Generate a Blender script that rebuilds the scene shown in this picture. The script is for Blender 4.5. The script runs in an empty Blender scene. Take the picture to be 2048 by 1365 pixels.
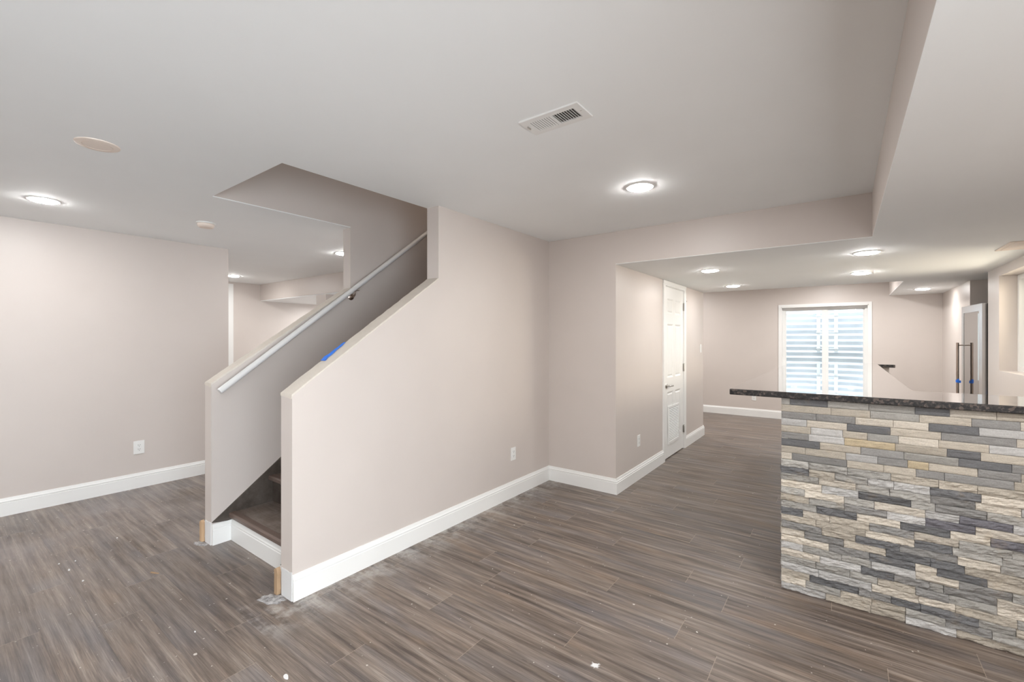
import bpy, bmesh, math, random
from mathutils import Vector, Matrix, noise

random.seed(7)
SC = bpy.context.scene
COL = SC.collection
PI = math.pi

# ------------------------------------------------------------------ camera
cam_d = bpy.data.cameras.new('camera')
cam = bpy.data.objects.new('camera', cam_d)
COL.objects.link(cam)
cam_d.sensor_width = 36.0
cam_d.lens = 891.5 / 2048.0 * 36.0
cam_d.shift_y = -4.5 / 2048.0
cam_d.clip_start = 0.05
cam.location = (0, 0, 1.42)
cam.rotation_euler = (PI / 2, 0, math.radians(36.71))
SC.camera = cam

# ------------------------------------------------------------------ colour management, world
SC.view_settings.view_transform = 'Standard'
SC.view_settings.look = 'None'
SC.view_settings.gamma = 1.0
SC.view_settings.use_curve_mapping = False
SC.view_settings.exposure = 0.2

world = bpy.data.worlds.new('sky')
SC.world = world
world.use_nodes = True
bg = world.node_tree.nodes['Background']
bg.inputs['Color'].default_value = (0.80, 0.90, 1.0, 1)
bg.inputs['Strength'].default_value = 6.5

LAMP = 200.0        # radiance of a lit ceiling lens
HIDDEN_W = 17.0    # power of each added, unseen ceiling lamp


def area_light(name, loc, rot, sx, sy, watts, color=(1, 1, 1), shape='RECTANGLE', spread=PI):
    d = bpy.data.lights.new(name, 'AREA')
    d.shape = shape
    d.size = sx
    if shape == 'RECTANGLE':
        d.size_y = sy
    d.energy = watts
    d.color = color
    d.spread = spread
    o = bpy.data.objects.new(name, d)
    COL.objects.link(o)
    o.location = loc
    o.rotation_euler = rot
    return o


# ceiling lamps added out of view to even out the room light
for lx, ly, lz, lk in ((-1.05, 0.25, 2.38, 1), (-4.5, -1.9, 2.38, 1.35), (-1.05, -2.3, 2.38, 1),
                       (0.75, -0.6, 2.08, 1), (0.66, 1.9, 2.08, .8), (-7.6, 5.0, 2.05, 1.5), (-2.6, 8.0, 2.38, 1.6), (-0.2, 8.1, 2.38, 1.6)):
    area_light('added_ceiling_fill', (lx, ly, lz), (0, 0, 0), 0.15, 0.15, HIDDEN_W * lk, (1, 0.985, 0.965), 'DISK')
# added fill from the right, set in the made-up patio door opening
area_light('added_patio_fill', (1.20, -0.8, 1.05), (0, PI / 2, 0), 1.9, 2.8, 66.0, (0.97, 0.985, 1.0))
# warm daylight outside the side window
area_light('side_window_daylight', (1.75, 5.55, 1.75), (0, math.radians(70), 0), 0.7, 1.1, 42.0, (1.0, 0.87, 0.70))
area_light('added_far_room_fill', (-6.0, 6.2, 1.3), (-PI / 2, 0, 0), 2.2, 1.2, 32.0, (0.97, 0.985, 1.0))  # added fill to brighten the far left room, no window there
# added warm fill high in the stairwell, source unseen
area_light('added_stairwell_fill', (-3.0, 3.6, 4.9), (0, 0, 0), 0.4, 0.4, 11.0, (1, 0.86, 0.72), 'DISK')


# ------------------------------------------------------------------ materials
def lin(c):
    c = c / 255.0
    return c / 12.92 if c <= 0.04045 else ((c + 0.055) / 1.055) ** 2.4


def srgb(r, g, b):
    return (lin(r), lin(g), lin(b), 1.0)


class NT:
    def __init__(self, name):
        self.m = bpy.data.materials.new(name)
        self.m.use_nodes = True
        self.t = self.m.node_tree
        self.b = self.t.nodes['Principled BSDF']
        self.out = self.t.nodes['Material Output']

    def n(self, typ, **kw):
        nd = self.t.nodes.new(typ)
        for k, v in kw.items():
            if k in ('operation', 'blend_type', 'data_type', 'noise_dimensions', 'feature', 'distance', 'voronoi_dimensions', 'attribute_name', 'mode', 'interpolation_type', 'clamp'):
                setattr(nd, k, v)
        return nd

    def l(self, a, b):
        self.t.links.new(a, b)

    def val(self, sock, v):
        if isinstance(v, bpy.types.NodeSocket):
            self.l(v, sock)
        else:
            sock.default_value = v

    def math(self, op, a, b=0.0, c=0.0):
        nd = self.n('ShaderNodeMath', operation=op)
        self.val(nd.inputs[0], a)
        self.val(nd.inputs[1], b)
        if op in ('MULTIPLY_ADD', 'SMOOTH_MIN', 'COMPARE', 'WRAP'):
            self.val(nd.inputs[2], c)
        return nd.outputs[0]

    def mix(self, f, a, b, bt='MIX'):
        nd = self.n('ShaderNodeMix')
        nd.data_type = 'RGBA'
        nd.blend_type = bt
        self.val(nd.inputs[0], f)
        self.val(nd.inputs[6], a)
        self.val(nd.inputs[7], b)
        return nd.outputs[2]

    def pos(self):
        return self.n('ShaderNodeNewGeometry').outputs['Position']

    def objc(self):
        return self.n('ShaderNodeTexCoord').outputs['Object']

    def sep(self, v):
        nd = self.n('ShaderNodeSeparateXYZ')
        self.l(v, nd.inputs[0])
        return nd.outputs

    def comb(self, x, y, z):
        nd = self.n('ShaderNodeCombineXYZ')
        for i, a in enumerate((x, y, z)):
            self.val(nd.inputs[i], a)
        return nd.outputs[0]

    def noise(self, vec, scale, detail=4, rough=0.5):
        nd = self.n('ShaderNodeTexNoise')
        self.l(vec, nd.inputs['Vector'])
        nd.inputs['Scale'].default_value = scale
        nd.inputs['Detail'].default_value = detail
        nd.inputs['Roughness'].default_value = rough
        return nd.outputs['Fac']

    def ramp(self, fac, stops):
        nd = self.n('ShaderNodeValToRGB')
        e = nd.color_ramp.elements
        while len(e) < len(stops):
            e.new(0.5)
        for i, (p, c) in enumerate(stops):
            e[i].position = p
            e[i].color = c if len(c) == 4 else (*c, 1)
        self.val(nd.inputs[0], fac)
        return nd.outputs[0]

    def bump(self, h, strength=0.2, dist=0.002):
        nd = self.n('ShaderNodeBump')
        nd.inputs['Strength'].default_value = strength
        nd.inputs['Distance'].default_value = dist
        self.l(h, nd.inputs['Height'])
        self.l(nd.outputs[0], self.b.inputs['Normal'])

    def set(self, **kw):
        names = dict(color='Base Color', rough='Roughness', metal='Metallic', ior='IOR', spec='Specular IOR Level',
                     coat='Coat Weight', coatr='Coat Roughness', trans='Transmission Weight', em='Emission Color', es='Emission Strength')
        for k, v in kw.items():
            self.val(self.b.inputs[names[k]], v)
        return self


M = {}


def simple(name, col, rough=0.5, metal=0.0, bump=0.0, scale=80, var=0.03, **kw):
    t = NT(name)
    f = t.noise(t.pos(), 3.0, 3)
    c2 = tuple(min(1, x * (1 - var)) for x in col[:3]) + (1,)
    c1 = tuple(min(1, x * (1 + var)) for x in col[:3]) + (1,)
    t.set(color=t.ramp(f, [(0.3, c2), (0.7, c1)]), rough=rough, metal=metal, **kw)
    if bump:
        t.bump(t.noise(t.pos(), scale, 3), bump, 0.001)
    M[name] = t.m
    return t.m


simple('wall_paint', srgb(210, 201, 195), 0.42, bump=0.12, scale=220, var=0.012)
simple('ceiling_paint', srgb(246, 248, 248), 0.75, bump=0.08, scale=220, var=0.008)
simple('white_trim', srgb(240, 240, 238), 0.32, var=0.008)
simple('white_plastic', srgb(238, 238, 236), 0.3, var=0.01)
simple('warm_plastic', srgb(238, 224, 212), 0.45, var=0.01)
simple('joint_compound', srgb(222, 214, 204), 0.85, bump=0.7, scale=120, var=0.09)
simple('primer_white', srgb(224, 224, 224), 0.8, bump=0.7, scale=160, var=0.07)
simple('dark_gap', srgb(28, 27, 26), 0.8)
simple('vent_dark', srgb(70, 68, 64), 0.8)
simple('raw_wood', srgb(186, 156, 124), 0.8, bump=0.6, scale=60, var=0.18)
simple('satin_nickel', (0.55, 0.53, 0.50, 1), 0.28, metal=1.0)
simple('brushed_bronze', (0.50, 0.41, 0.36, 1), 0.3, metal=1.0)
simple('stainless', (0.62, 0.62, 0.62, 1), 0.25, metal=1.0)
simple('black_plastic', srgb(22, 22, 24), 0.45)
simple('galvanized', (0.78, 0.81, 0.84, 1), 0.45, metal=0.35, var=0.08)
simple('gravel', srgb(150, 148, 142), 0.9, bump=1.0, scale=60, var=0.2)
simple('rail_white', srgb(226, 226, 226), 0.35, bump=0.25, scale=30, var=0.05)
simple('blue_tape', srgb(50, 130, 245), 0.5, bump=0.4, scale=90)
simple('cabinet_white', srgb(225, 222, 216), 0.4)
simple('film', srgb(205, 220, 226), 0.2, var=0.05)
simple('grass', srgb(95, 120, 70), 0.9, bump=1.0, scale=50, var=0.2)


def tread_mat():
    t = NT('stair_vinyl')
    p = t.sep(t.pos())
    v = t.comb(t.math('MULTIPLY', p[0], 3.0), t.math('MULTIPLY', p[1], 40.0), p[2])
    f = t.noise(v, 2.0, 5, 0.65)
    d = t.noise(t.pos(), 9.0, 5, 0.7)
    c = t.ramp(f, [(0.25, srgb(88, 77, 70)), (0.75, srgb(128, 116, 108))])
    c = t.mix(t.ramp(d, [(0.45, (0, 0, 0)), (0.75, (0.55, 0.55, 0.55))]), c, srgb(160, 152, 146))
    t.set(color=c, rough=0.42)
    t.bump(f, 0.2, 0.001)
    M['stair_vinyl'] = t.m
    t = NT('skirt_brown')
    f = t.noise(t.pos(), 7.0, 5, 0.7)
    c = t.ramp(f, [(0.35, srgb(66, 58, 52)), (0.62, srgb(92, 84, 78)), (0.8, srgb(128, 122, 118))])
    t.set(color=c, rough=0.55)
    M['skirt_brown'] = t.m
    simple('nosing_brown', srgb(108, 92, 84), 0.3, bump=0.2, scale=50, var=0.15)


tread_mat()


def floor_mat():
    t = NT('plank_floor')
    p = t.sep(t.pos())
    W, L = 0.1785, 1.22
    yy = t.math('DIVIDE', t.math('SUBTRACT', p[1], 1.611 - W * 60), W)
    row = t.math('FLOOR', yy)
    fy = t.math('FRACT', yy)
    wn = t.n('ShaderNodeTexWhiteNoise', noise_dimensions='1D')
    t.l(row, wn.inputs['W'])
    # the joints step along the rows
    off = t.math('MULTIPLY', wn.outputs['Value'], 0.25)
    st = t.math('MULTIPLY', row, 0.3637)
    xx = t.math('ADD', t.math('DIVIDE', t.math('ADD', p[0], 30.0), L), t.math('ADD', off, st))
    idx = t.math('FLOOR', xx)
    fx = t.math('FRACT', xx)
    wn2 = t.n('ShaderNodeTexWhiteNoise', noise_dimensions='2D')
    t.l(t.comb(row, idx, 0), wn2.inputs['Vector'])
    r = wn2.outputs['Value']
    rc = t.sep(wn2.outputs['Color'])
    # grain, running along x
    ox = t.math('MULTIPLY_ADD', r, 37.0, p[0])
    vg = t.comb(t.math('MULTIPLY', ox, 1.7), t.math('MULTIPLY', p[1], 32.0), t.math('MULTIPLY', r, 9.0))
    g1 = t.noise(vg, 1.0, 8, 0.66)
    vf = t.comb(t.math('MULTIPLY', ox, 5.0), t.math('MULTIPLY', p[1], 250.0), r)
    g2 = t.noise(vf, 1.0, 4, 0.6)
    vb = t.comb(t.math('MULTIPLY', ox, 1.6), t.math('MULTIPLY', p[1], 7.0), t.math('MULTIPLY', rc[0], 5.0))
    g3 = t.noise(vb, 1.0, 4, 0.55)
    c = t.ramp(g1, [(0.26, srgb(62, 53, 47)), (0.40, srgb(102, 90, 82)), (0.55, srgb(136, 123, 113)), (0.74, srgb(174, 162, 151))])
    c = t.mix(t.ramp(g3, [(0.48, (0, 0, 0)), (0.70, (0.4, 0.4, 0.4))]), c, srgb(116, 118, 126))
    c = t.mix(t.ramp(g3, [(0.22, (0.55, 0.55, 0.55)), (0.42, (0, 0, 0))]), c, srgb(156, 132, 110))
    k = t.math('MULTIPLY_ADD', r, 0.22, 0.87)
    k2 = t.math('MULTIPLY', k, t.math('MULTIPLY_ADD', g2, 1.3, 0.22))
    c = t.mix(1.0, c, t.comb(k2, k2, k2), 'MULTIPLY')
    # joints
    ey = t.math('MINIMUM', fy, t.math('SUBTRACT', 1.0, fy))
    jy = t.math('LESS_THAN', ey, 0.0065)
    ex = t.math('MINIMUM', fx, t.math('SUBTRACT', 1.0, fx))
    jx = t.math('LESS_THAN', ex, 0.0011)
    jn = t.noise(t.comb(t.math('MULTIPLY', p[0], 2.0), row, 0), 1.0, 2)
    c = t.mix(t.math('MULTIPLY', jy, 0.45), c, t.mix(t.math('GREATER_THAN', jn, 0.55), srgb(58, 50, 46), srgb(168, 152, 138)))
    c = t.mix(t.math('MULTIPLY', jx, 0.5), c, srgb(178, 162, 145))
    # plaster dust left by the works, at the foot of the stair wall
    dx = t.math('SUBTRACT', p[0], -2.39)
    band = t.math('SUBTRACT', 1.0, t.math('DIVIDE', t.math('ABSOLUTE', t.math('SUBTRACT', dx, 0.03)), 0.26))
    band = t.math('MAXIMUM', band, 0.0)
    inr = t.math('MULTIPLY', t.math('GREATER_THAN', p[1], 1.0), t.math('LESS_THAN', p[1], 3.83))
    dn = t.noise(t.pos(), 9.0, 8, 0.7)
    dm = t.math('MULTIPLY', t.math('MULTIPLY', band, inr), t.ramp(dn, [(0.44, (0, 0, 0)), (0.66, (1, 1, 1))]))
    c = t.mix(t.math('MULTIPLY', dm, 0.75), c, srgb(196, 192, 188))
    # general trodden haze of dust on the left
    hz = t.noise(t.pos(), 1.4, 5, 0.6)
    lf = t.ramp(t.math('MULTIPLY', t.math('ADD', p[0], 2.2), -0.5), [(0.0, (0, 0, 0)), (1.0, (1, 1, 1))])
    hm = t.math('MULTIPLY', t.math('MULTIPLY', lf, t.ramp(hz, [(0.35, (0, 0, 0)), (0.65, (1, 1, 1))])), 0.42)
    c = t.mix(hm, c, srgb(168, 162, 162))
    # flecks of paint and plaster
    for sc, th, den, amt in ((9.0, 0.085, 0.62, 0.8), (26.0, 0.13, 0.56, 0.65), (47.0, 0.17, 0.5, 0.55)):
        vo = t.n('ShaderNodeTexVoronoi')
        vv = t.comb(t.math('ADD', p[0], t.math('MULTIPLY', g2, 0.012)), t.math('ADD', p[1], t.math('MULTIPLY', dn, 0.03)), 0)
        t.l(vv, vo.inputs['Vector'])
        vo.inputs['Scale'].default_value = sc
        cc = t.sep(vo.outputs['Color'])
        sz = t.math('MULTIPLY', cc[1], th)
        a = t.math('LESS_THAN', vo.outputs['Distance'], sz)
        thr = t.math('SUBTRACT', 0.90, t.math('MULTIPLY', lf, 0.30))
        a = t.math('MULTIPLY', a, t.math('GREATER_THAN', cc[0], thr))
        c = t.mix(t.math('MULTIPLY', a, amt), c, srgb(226, 220, 212))
    ro = t.math('ADD', 0.33, t.math('MULTIPLY', g2, 0.14))
    t.set(color=c, rough=ro, spec=0.45)
    hgt = t.math('SUBTRACT', t.math('MULTIPLY', g2, 1.0), t.math('MULTIPLY', jy, 1.0))
    t.bump(hgt, 0.22, 0.0012)
    M['plank_floor'] = t.m


floor_mat()


def granite_mat():
    t = NT('granite')
    p = t.pos()
    vo = t.n('ShaderNodeTexVoronoi')
    t.l(p, vo.inputs['Vector'])
    vo.inputs['Scale'].default_value = 95
    cc = t.sep(vo.outputs['Color'])
    n1 = t.noise(p, 60, 6, 0.7)
    c = t.ramp(n1, [(0.40, srgb(18, 18, 20)), (0.54, srgb(44, 42, 42)), (0.64, srgb(92, 82, 78)), (0.76, srgb(140, 140, 142))])
    c = t.mix(t.math('MULTIPLY', t.math('GREATER_THAN', cc[0], 0.86), 0.5), c, srgb(118, 104, 96))
    t.set(color=c, rough=0.04, ior=1.8, coat=1.0, coatr=0.02)
    M['granite'] = t.m
    M['granite_edge'] = t.m.copy()
    b = M['granite_edge'].node_tree.nodes['Principled BSDF']
    b.inputs['Coat Weight'].default_value = 0
    b.inputs['Roughness'].default_value = 0.5
    b.inputs['IOR'].default_value = 1.5


granite_mat()


def smear_mat():
    t = NT('plaster_dust')
    f = t.noise(t.pos(), 26, 8, 0.75)
    t.set(color=srgb(196, 194, 194), rough=0.9)
    t.l(t.ramp(f, [(0.36, (0.25, 0.25, 0.25)), (0.60, (0.9, 0.9, 0.9))]), t.b.inputs['Alpha'])
    M['plaster_dust'] = t.m


smear_mat()


def stone_mat():
    t = NT('ledger_stone')
    a = t.n('ShaderNodeAttribute')
    a.attribute_name = 'tone'
    p = t.pos()
    ps = t.sep(p)
    v = t.comb(t.math('MULTIPLY', ps[0], 12.0), ps[1], t.math('MULTIPLY', ps[2], 40.0))
    n1 = t.noise(v, 2.2, 6, 0.65)
    n2 = t.noise(p, 190, 3, 0.6)
    n3 = t.noise(p, 11, 4, 0.6)
    k = t.math('MULTIPLY_ADD', n1, 0.55, 0.72)
    k = t.math('MULTIPLY', k, t.math('MULTIPLY_ADD', n2, 0.5, 0.75))
    c = t.mix(1.0, a.outputs['Color'], t.comb(k, k, k), 'MULTIPLY')
    c = t.mix(t.ramp(n3, [(0.60, (0, 0, 0)), (0.78, (0.25, 0.25, 0.25))]), c, srgb(184, 160, 122))
    t.set(color=c, rough=0.78)
    h = t.math('ADD', t.math('MULTIPLY', n1, 1.0), t.math('MULTIPLY', n2, 0.5))
    t.bump(h, 0.9, 0.004)
    M['ledger_stone'] = t.m


stone_mat()


def glass_mat():
    t = NT('window_glass')
    tr = t.n('ShaderNodeBsdfTransparent')
    tr.inputs[0].default_value = (0.96, 0.98, 0.98, 1)
    gl = t.n('ShaderNodeBsdfGlossy')
    gl.inputs['Roughness'].default_value = 0.01
    fr = t.n('ShaderNodeFresnel')
    fr.inputs[0].default_value = 1.5
    mx = t.n('ShaderNodeMixShader')
    t.l(fr.outputs[0], mx.inputs[0])
    t.l(tr.outputs[0], mx.inputs[1])
    t.l(gl.outputs[0], mx.inputs[2])
    t.l(mx.outputs[0], t.out.inputs[0])
    M['window_glass'] = t.m
    t = NT('smoked_glass')
    t.set(color=srgb(38, 36, 34), rough=0.03, ior=1.7, coat=1.0)
    M['smoked_glass'] = t.m
    t = NT('lit_lens')
    t.set(color=(0.9, 0.9, 0.9, 1), em=(1.0, 0.985, 0.965, 1), es=LAMP)
    M['lit_lens'] = t.m
    t = NT('lit_lens_dimmed')
    t.set(color=(0.9, 0.9, 0.9, 1), em=(1.0, 0.985, 0.965, 1), es=LAMP * 0.5)
    M['lit_lens_dimmed'] = t.m


glass_mat()


# ------------------------------------------------------------------ mesh helpers
class MB:
    def __init__(self):
        self.v = []
        self.f = []

    def add(self, vs, fs):
        o = len(self.v)
        self.v += [tuple(x) for x in vs]
        self.f += [tuple(i + o for i in f) for f in fs]
        return self

    def box(self, x0, x1, y0, y1, z0, z1):
        vs = [(x, y, z) for z in (z0, z1) for y in (y0, y1) for x in (x0, x1)]
        return self.add(vs, [(0, 2, 3, 1), (4, 5, 7, 6), (0, 1, 5, 4), (2, 6, 7, 3), (0, 4, 6, 2), (1, 3, 7, 5)])

    def prism(self, poly, axis, a, b):
        """poly in the two other axes (cyclic order), extruded from a to b"""
        n = len(poly)

        def mk(p, t):
            if axis == 'x':
                return (t, p[0], p[1])
            if axis == 'y':
                return (p[0], t, p[1])
            return (p[0], p[1], t)
        vs = [mk(p, a) for p in poly] + [mk(p, b) for p in poly]
        fs = [tuple(range(n))[::-1], tuple(range(n, 2 * n))]
        fs += [(i, (i + 1) % n, n + (i + 1) % n, n + i) for i in range(n)]
        return self.add(vs, fs)

    def lathe(self, c, axis, prof, seg=28):
        """prof: (radius, height along axis) list"""
        vs, fs = [], []
        ax = {'x': 0, 'y': 1, 'z': 2}[axis]
        o1, o2 = [i for i in range(3) if i != ax]
        for r, h in prof:
            for k in range(seg):
                a = 2 * PI * k / seg
                p = [c[0], c[1], c[2]]
                p[ax] += h
                p[o1] += r * math.cos(a)
                p[o2] += r * math.sin(a)
                vs.append(p)
        for i in range(len(prof) - 1):
            for k in range(seg):
                k2 = (k + 1) % seg
                fs.append((i * seg + k, i * seg + k2, (i + 1) * seg + k2, (i + 1) * seg + k))
        if prof[0][0] > 1e-6:
            fs.append(tuple(range(seg)))
        if prof[-1][0] > 1e-6:
            fs.append(tuple(range((len(prof) - 1) * seg, len(prof) * seg)))
        return self.add(vs, fs)

    def tube(self, pts, r, seg=14, r2=None, cap=True):
        pts = [Vector(p) for p in pts]
        vs, fs = [], []
        for i, p in enumerate(pts):
            d = (pts[min(i + 1, len(pts) - 1)] - pts[max(i - 1, 0)]).normalized()
            up = Vector((0, 0, 1)) if abs(d.z) < 0.95 else Vector((1, 0, 0))
            s = d.cross(up).normalized()
            u = s.cross(d).normalized()
            for k in range(seg):
                a = 2 * PI * k / seg
                vs.append(tuple(p + s * (r * math.cos(a)) + u * ((r2 or r) * math.sin(a))))
        for i in range(len(pts) - 1):
            for k in range(seg):
                k2 = (k + 1) % seg
                fs.append((i * seg + k, i * seg + k2, (i + 1) * seg + k2, (i + 1) * seg + k))
        if cap:
            fs.append(tuple(range(seg)))
            fs.append(tuple(range((len(pts) - 1) * seg, len(pts) * seg)))
        return self.add(vs, fs)

    def build(self, name, mat, parent=None, bevel=0.0, smooth=False, loc=None, clean=False):
        me = bpy.data.meshes.new(name)
        off = Vector((0, 0, 0))
        if parent is not None:
            off = parent.matrix_world.translation if parent.type != 'EMPTY' else Vector(parent.location)
            off = world_loc(parent)
        elif loc is not None:
            off = Vector(loc)
        me.from_pydata([tuple(Vector(v) - off) for v in self.v], [], self.f)
        bm = bmesh.new()
        bm.from_mesh(me)
        if clean:
            bmesh.ops.remove_doubles(bm, verts=bm.verts, dist=1e-5)
        bmesh.ops.recalc_face_normals(bm, faces=bm.faces)
        if bevel:
            ed = [e for e in bm.edges if len(e.link_faces) == 2 and e.calc_face_angle(0) > 0.6]
            bmesh.ops.bevel(bm, geom=ed, offset=bevel, segments=2, profile=0.5, affect='EDGES', clamp_overlap=True)
        bm.to_mesh(me)
        bm.free()
        if smooth:
            for pl in me.polygons:
                pl.use_smooth = True
        me.materials.append(M[mat] if isinstance(mat, str) else mat)
        o = bpy.data.objects.new(name, me)
        COL.objects.link(o)
        if parent is not None:
            o.parent = parent
        elif loc is not None:
            o.location = loc
        return o


def world_loc(o):
    v = Vector((0, 0, 0))
    while o is not None:
        v = v + Vector(o.location)
        o = o.parent
    return v


def thing(name, loc, label, cat, group=None):
    o = bpy.data.objects.new(name, None)
    o.empty_display_size = 0.1
    COL.objects.link(o)
    o.location = loc
    tag(o, label, cat, group)
    return o


def tag(o, label=None, cat=None, group=None):
    if label:
        o['label'] = label
    if cat:
        o['category'] = cat
    if group:
        o['group'] = group
    return o


def struct(o):
    o['kind'] = 'structure'
    return o


def auto_smooth(o, ang=0.6):
    for pl in o.data.polygons:
        pl.use_smooth = True
    bm = bmesh.new()
    bm.from_mesh(o.data)
    for e in bm.edges:
        if len(e.link_faces) == 2 and e.calc_face_angle(0) > ang:
            e.smooth = False
    bm.to_mesh(o.data)
    bm.free()
    return o


# ------------------------------------------------------------------ dimensions
ZC, ZL = 2.40, 2.10
X1, X1i = -2.391, -2.512          # right stair wall, outer and inner face
X2, X2o = -3.486, -3.596          # left stair wall, inner and outer face
YA = 1.22                          # near ends of both stair walls
YB = 3.827
XC = -1.672
YD = 6.967
XS = 0.149
YBK = 9.163
XR = 1.174
XLW = -5.396
XF = -8.466
YK = 3.744
YR = -4.0

# ------------------------------------------------------------------ floor
struct(MB().box(XF - .1, XR + .9, YR - .1, YBK + .1, -0.12, 0).build('floor', 'plank_floor'))

# ------------------------------------------------------------------ ceilings
c = MB()
c.box(XF - .1, X2, YR - .1, 2.297, ZC, ZC + .006)
c.box(XF - .1, X2o + .004, 2.297, 7.2, ZC, ZC + .006)
c.box(X2, X1i, YR - .1, YA + .005, ZC, ZC + .006)
c.box(X1i, XS + .03, YR - .1, YB + .03, ZC, ZC + .006)
c.box(-4.2, 0.60, YD - .03, YBK + .1, ZC, ZC + .006)
struct(c.build('ceiling', 'ceiling_paint'))
c = MB()
c.box(XS, XR + .9, YR - .1, YB, ZL, ZL + .004)
c.box(XC, XR + .9, YB, YD, ZL, ZL + .004)
c.box(0.56, XR + .9, YD, YBK + .1, ZL, ZL + .004)
struct(c.build('ceiling_low', 'ceiling_paint'))
# soffit faces (painted like the walls)
struct(MB().box(XC, XS + .03, YB, YB + .03, ZL + .004, ZC).build('wall_soffit_front', 'wall_paint'))
struct(MB().box(XS, XS + .03, YR, YB, ZL + .004, ZC).build('wall_soffit_side', 'wall_paint'))
struct(MB().box(XC - .12, 0.56, YD - .03, YD, ZL + .004, ZC).box(0.56, 0.59, YD, YBK, ZL + .004, ZC)
       .build('wall_soffit_back', 'wall_paint'))

# ------------------------------------------------------------------ walls
# right stair wall with its sloping top
slope1 = (1.865 - 1.120) / (2.303 - YA)
w = MB()
w.prism([(YA, 0), (YB, 0), (YB, ZC), (2.303, ZC), (2.303, 1.862), (YA, 1.117)], 'x', X1i, X1)
wall_sr = struct(w.build('wall_stair_right', 'wall_paint'))
# left stair wall, it carries on up into the stairwell
w = MB()
w.prism([(YA, 0), (6.3, 0), (6.3, 5.2), (YA, 5.2), (YA, ZC + .006), (2.296, ZC + .006), (2.296, 1.862), (YA, 1.110)], 'x', X2o, X2)
wall_sl = struct(w.build('wall_stair_left', 'wall_paint'))
# rest of the stairwell above and behind
w = MB()
w.box(X1i, X1i + .1, YA, 6.3, ZC + .006, 5.2)
w.box(X1i, X1i + .1, YB + .12, 6.3, 0, ZC + .006)
w.box(X2, X1i, YA - .1, YA, ZC + .006, 5.2)
w.box(X2o, X1i + .1, 6.3, 6.4, 0, 5.2)
struct(w.build('wall_stairwell', 'wall_paint'))
struct(MB().box(X2o, X1i + .1, YA - .1, 6.4, 5.2, 5.25).build('ceiling_stairwell', 'ceiling_paint'))
# short wall across and the wall with the door
struct(MB().box(X1i, XC, YB, YB + .12, 0, ZC - .001).build('wall_pier', 'wall_paint'))
DY0, DY1, DZ = 5.195, 5.965, 2.045
w = MB()
w.box(XC - .12, XC, YB + .12, DY0, 0, ZL)
w.box(XC - .12, XC, DY1, YD, 0, ZL)
w.box(XC - .12, XC, DY0, DY1, DZ, ZL)
struct(w.build('wall_closet', 'wall_paint'))
struct(MB().box(-4.2, XC - .12, YD - .12, YD, 0, ZC).build('wall_closet_back', 'wall_paint'))
# back wall with window opening
WX0, WX1, WZ0, WZ1 = -0.895, 0.312, 0.92, 1.975
w = MB()
w.box(-4.2, WX0, YBK, YBK + .25, 0, ZC)
w.box(WX1, XR + .9, YBK, YBK + .25, 0, ZC)
w.box(WX0, WX1, YBK, YBK + .25, 0, WZ0)
w.box(WX0, WX1, YBK, YBK + .25, WZ1, ZC)
struct(w.build('wall_back', 'wall_paint'))
struct(MB().box(-4.3, -4.2, YD - .12, YBK + .25, 0, ZC).build('wall_recess_left', 'wall_paint'))
# right wall with window opening and the fridge niche
RY0, RY1, RZ0, RZ1 = 4.85, 6.14, 1.118, 2.015
NY0, NY1 = 6.545, 7.357
w = MB()
w.box(XR, XR + .25, YR, -2.2, 0, ZL)
w.box(XR, XR + .25, -2.2, .6, 2.0, ZL)  # opening cut for the added patio doors and their fill light
w.box(XR, XR + .25, -2.2, .6, 0, .1)
w.box(XR, XR + .25, .6, RY0, 0, ZL)
w.box(XR, XR + .25, RY1, NY0, 0, ZL)
w.box(XR, XR + .25, RY0, RY1, 0, RZ0)
w.box(XR, XR + .25, RY0, RY1, RZ1, ZL)
w.box(XR, XR + .9, NY1, NY1 + .12, 0, ZL)
w.box(XR, XR + .12, NY1 + .12, YBK, 0, ZL)
w.box(XR + .8, XR + .9, NY0, NY1, 0, ZL)
w.box(XR + .25, XR + .9, NY0 - .12, NY0, 0, ZL)
struct(w.build('wall_right', 'wall_paint'))
# left wall and the room beyond
struct(MB().box(XLW - .12, XLW, YR, 2.053, 0, ZC).build('wall_left', 'wall_paint'))
struct(MB().box(XF, XLW - .12, 1.933, 2.053, 0, ZC).build('wall_left_return', 'wall_paint'))
struct(MB().box(XF - .12, XF, 1.9, 7.2, 0, ZC).build('wall_far_left', 'wall_paint'))
struct(MB().box(XF, X2o, 6.3, 6.42, 0, ZC).build('wall_far_back', 'wall_paint'))
struct(MB().box(XF, X2o, YK, YK + .03, 2.11, ZC).build('wall_bulkhead', 'wall_paint'))
struct(MB().box(XF, X2o, YK, 6.3, 2.10, 2.112).build('ceiling_bulkhead', 'ceiling_paint'))
struct(MB().box(-6.60, -6.33, YK + .004, YK + .30, 0, 2.10).build('wall_column', 'wall_paint'))
# rear wall behind the camera
struct(MB().box(XLW - .12, XR + .25, YR - .1, YR, 0, ZC).build('wall_rear', 'wall_paint'))

# ------------------------------------------------------------------ baseboards
PROF = [(0, 0), (.016, 0), (.016, .103), (.0125, .106), (.0125, .1085), (.0155, .111), (.0155, .118), (.011, .124),
        (.008, .134), (.006, .142), (0, .142)]


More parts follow.
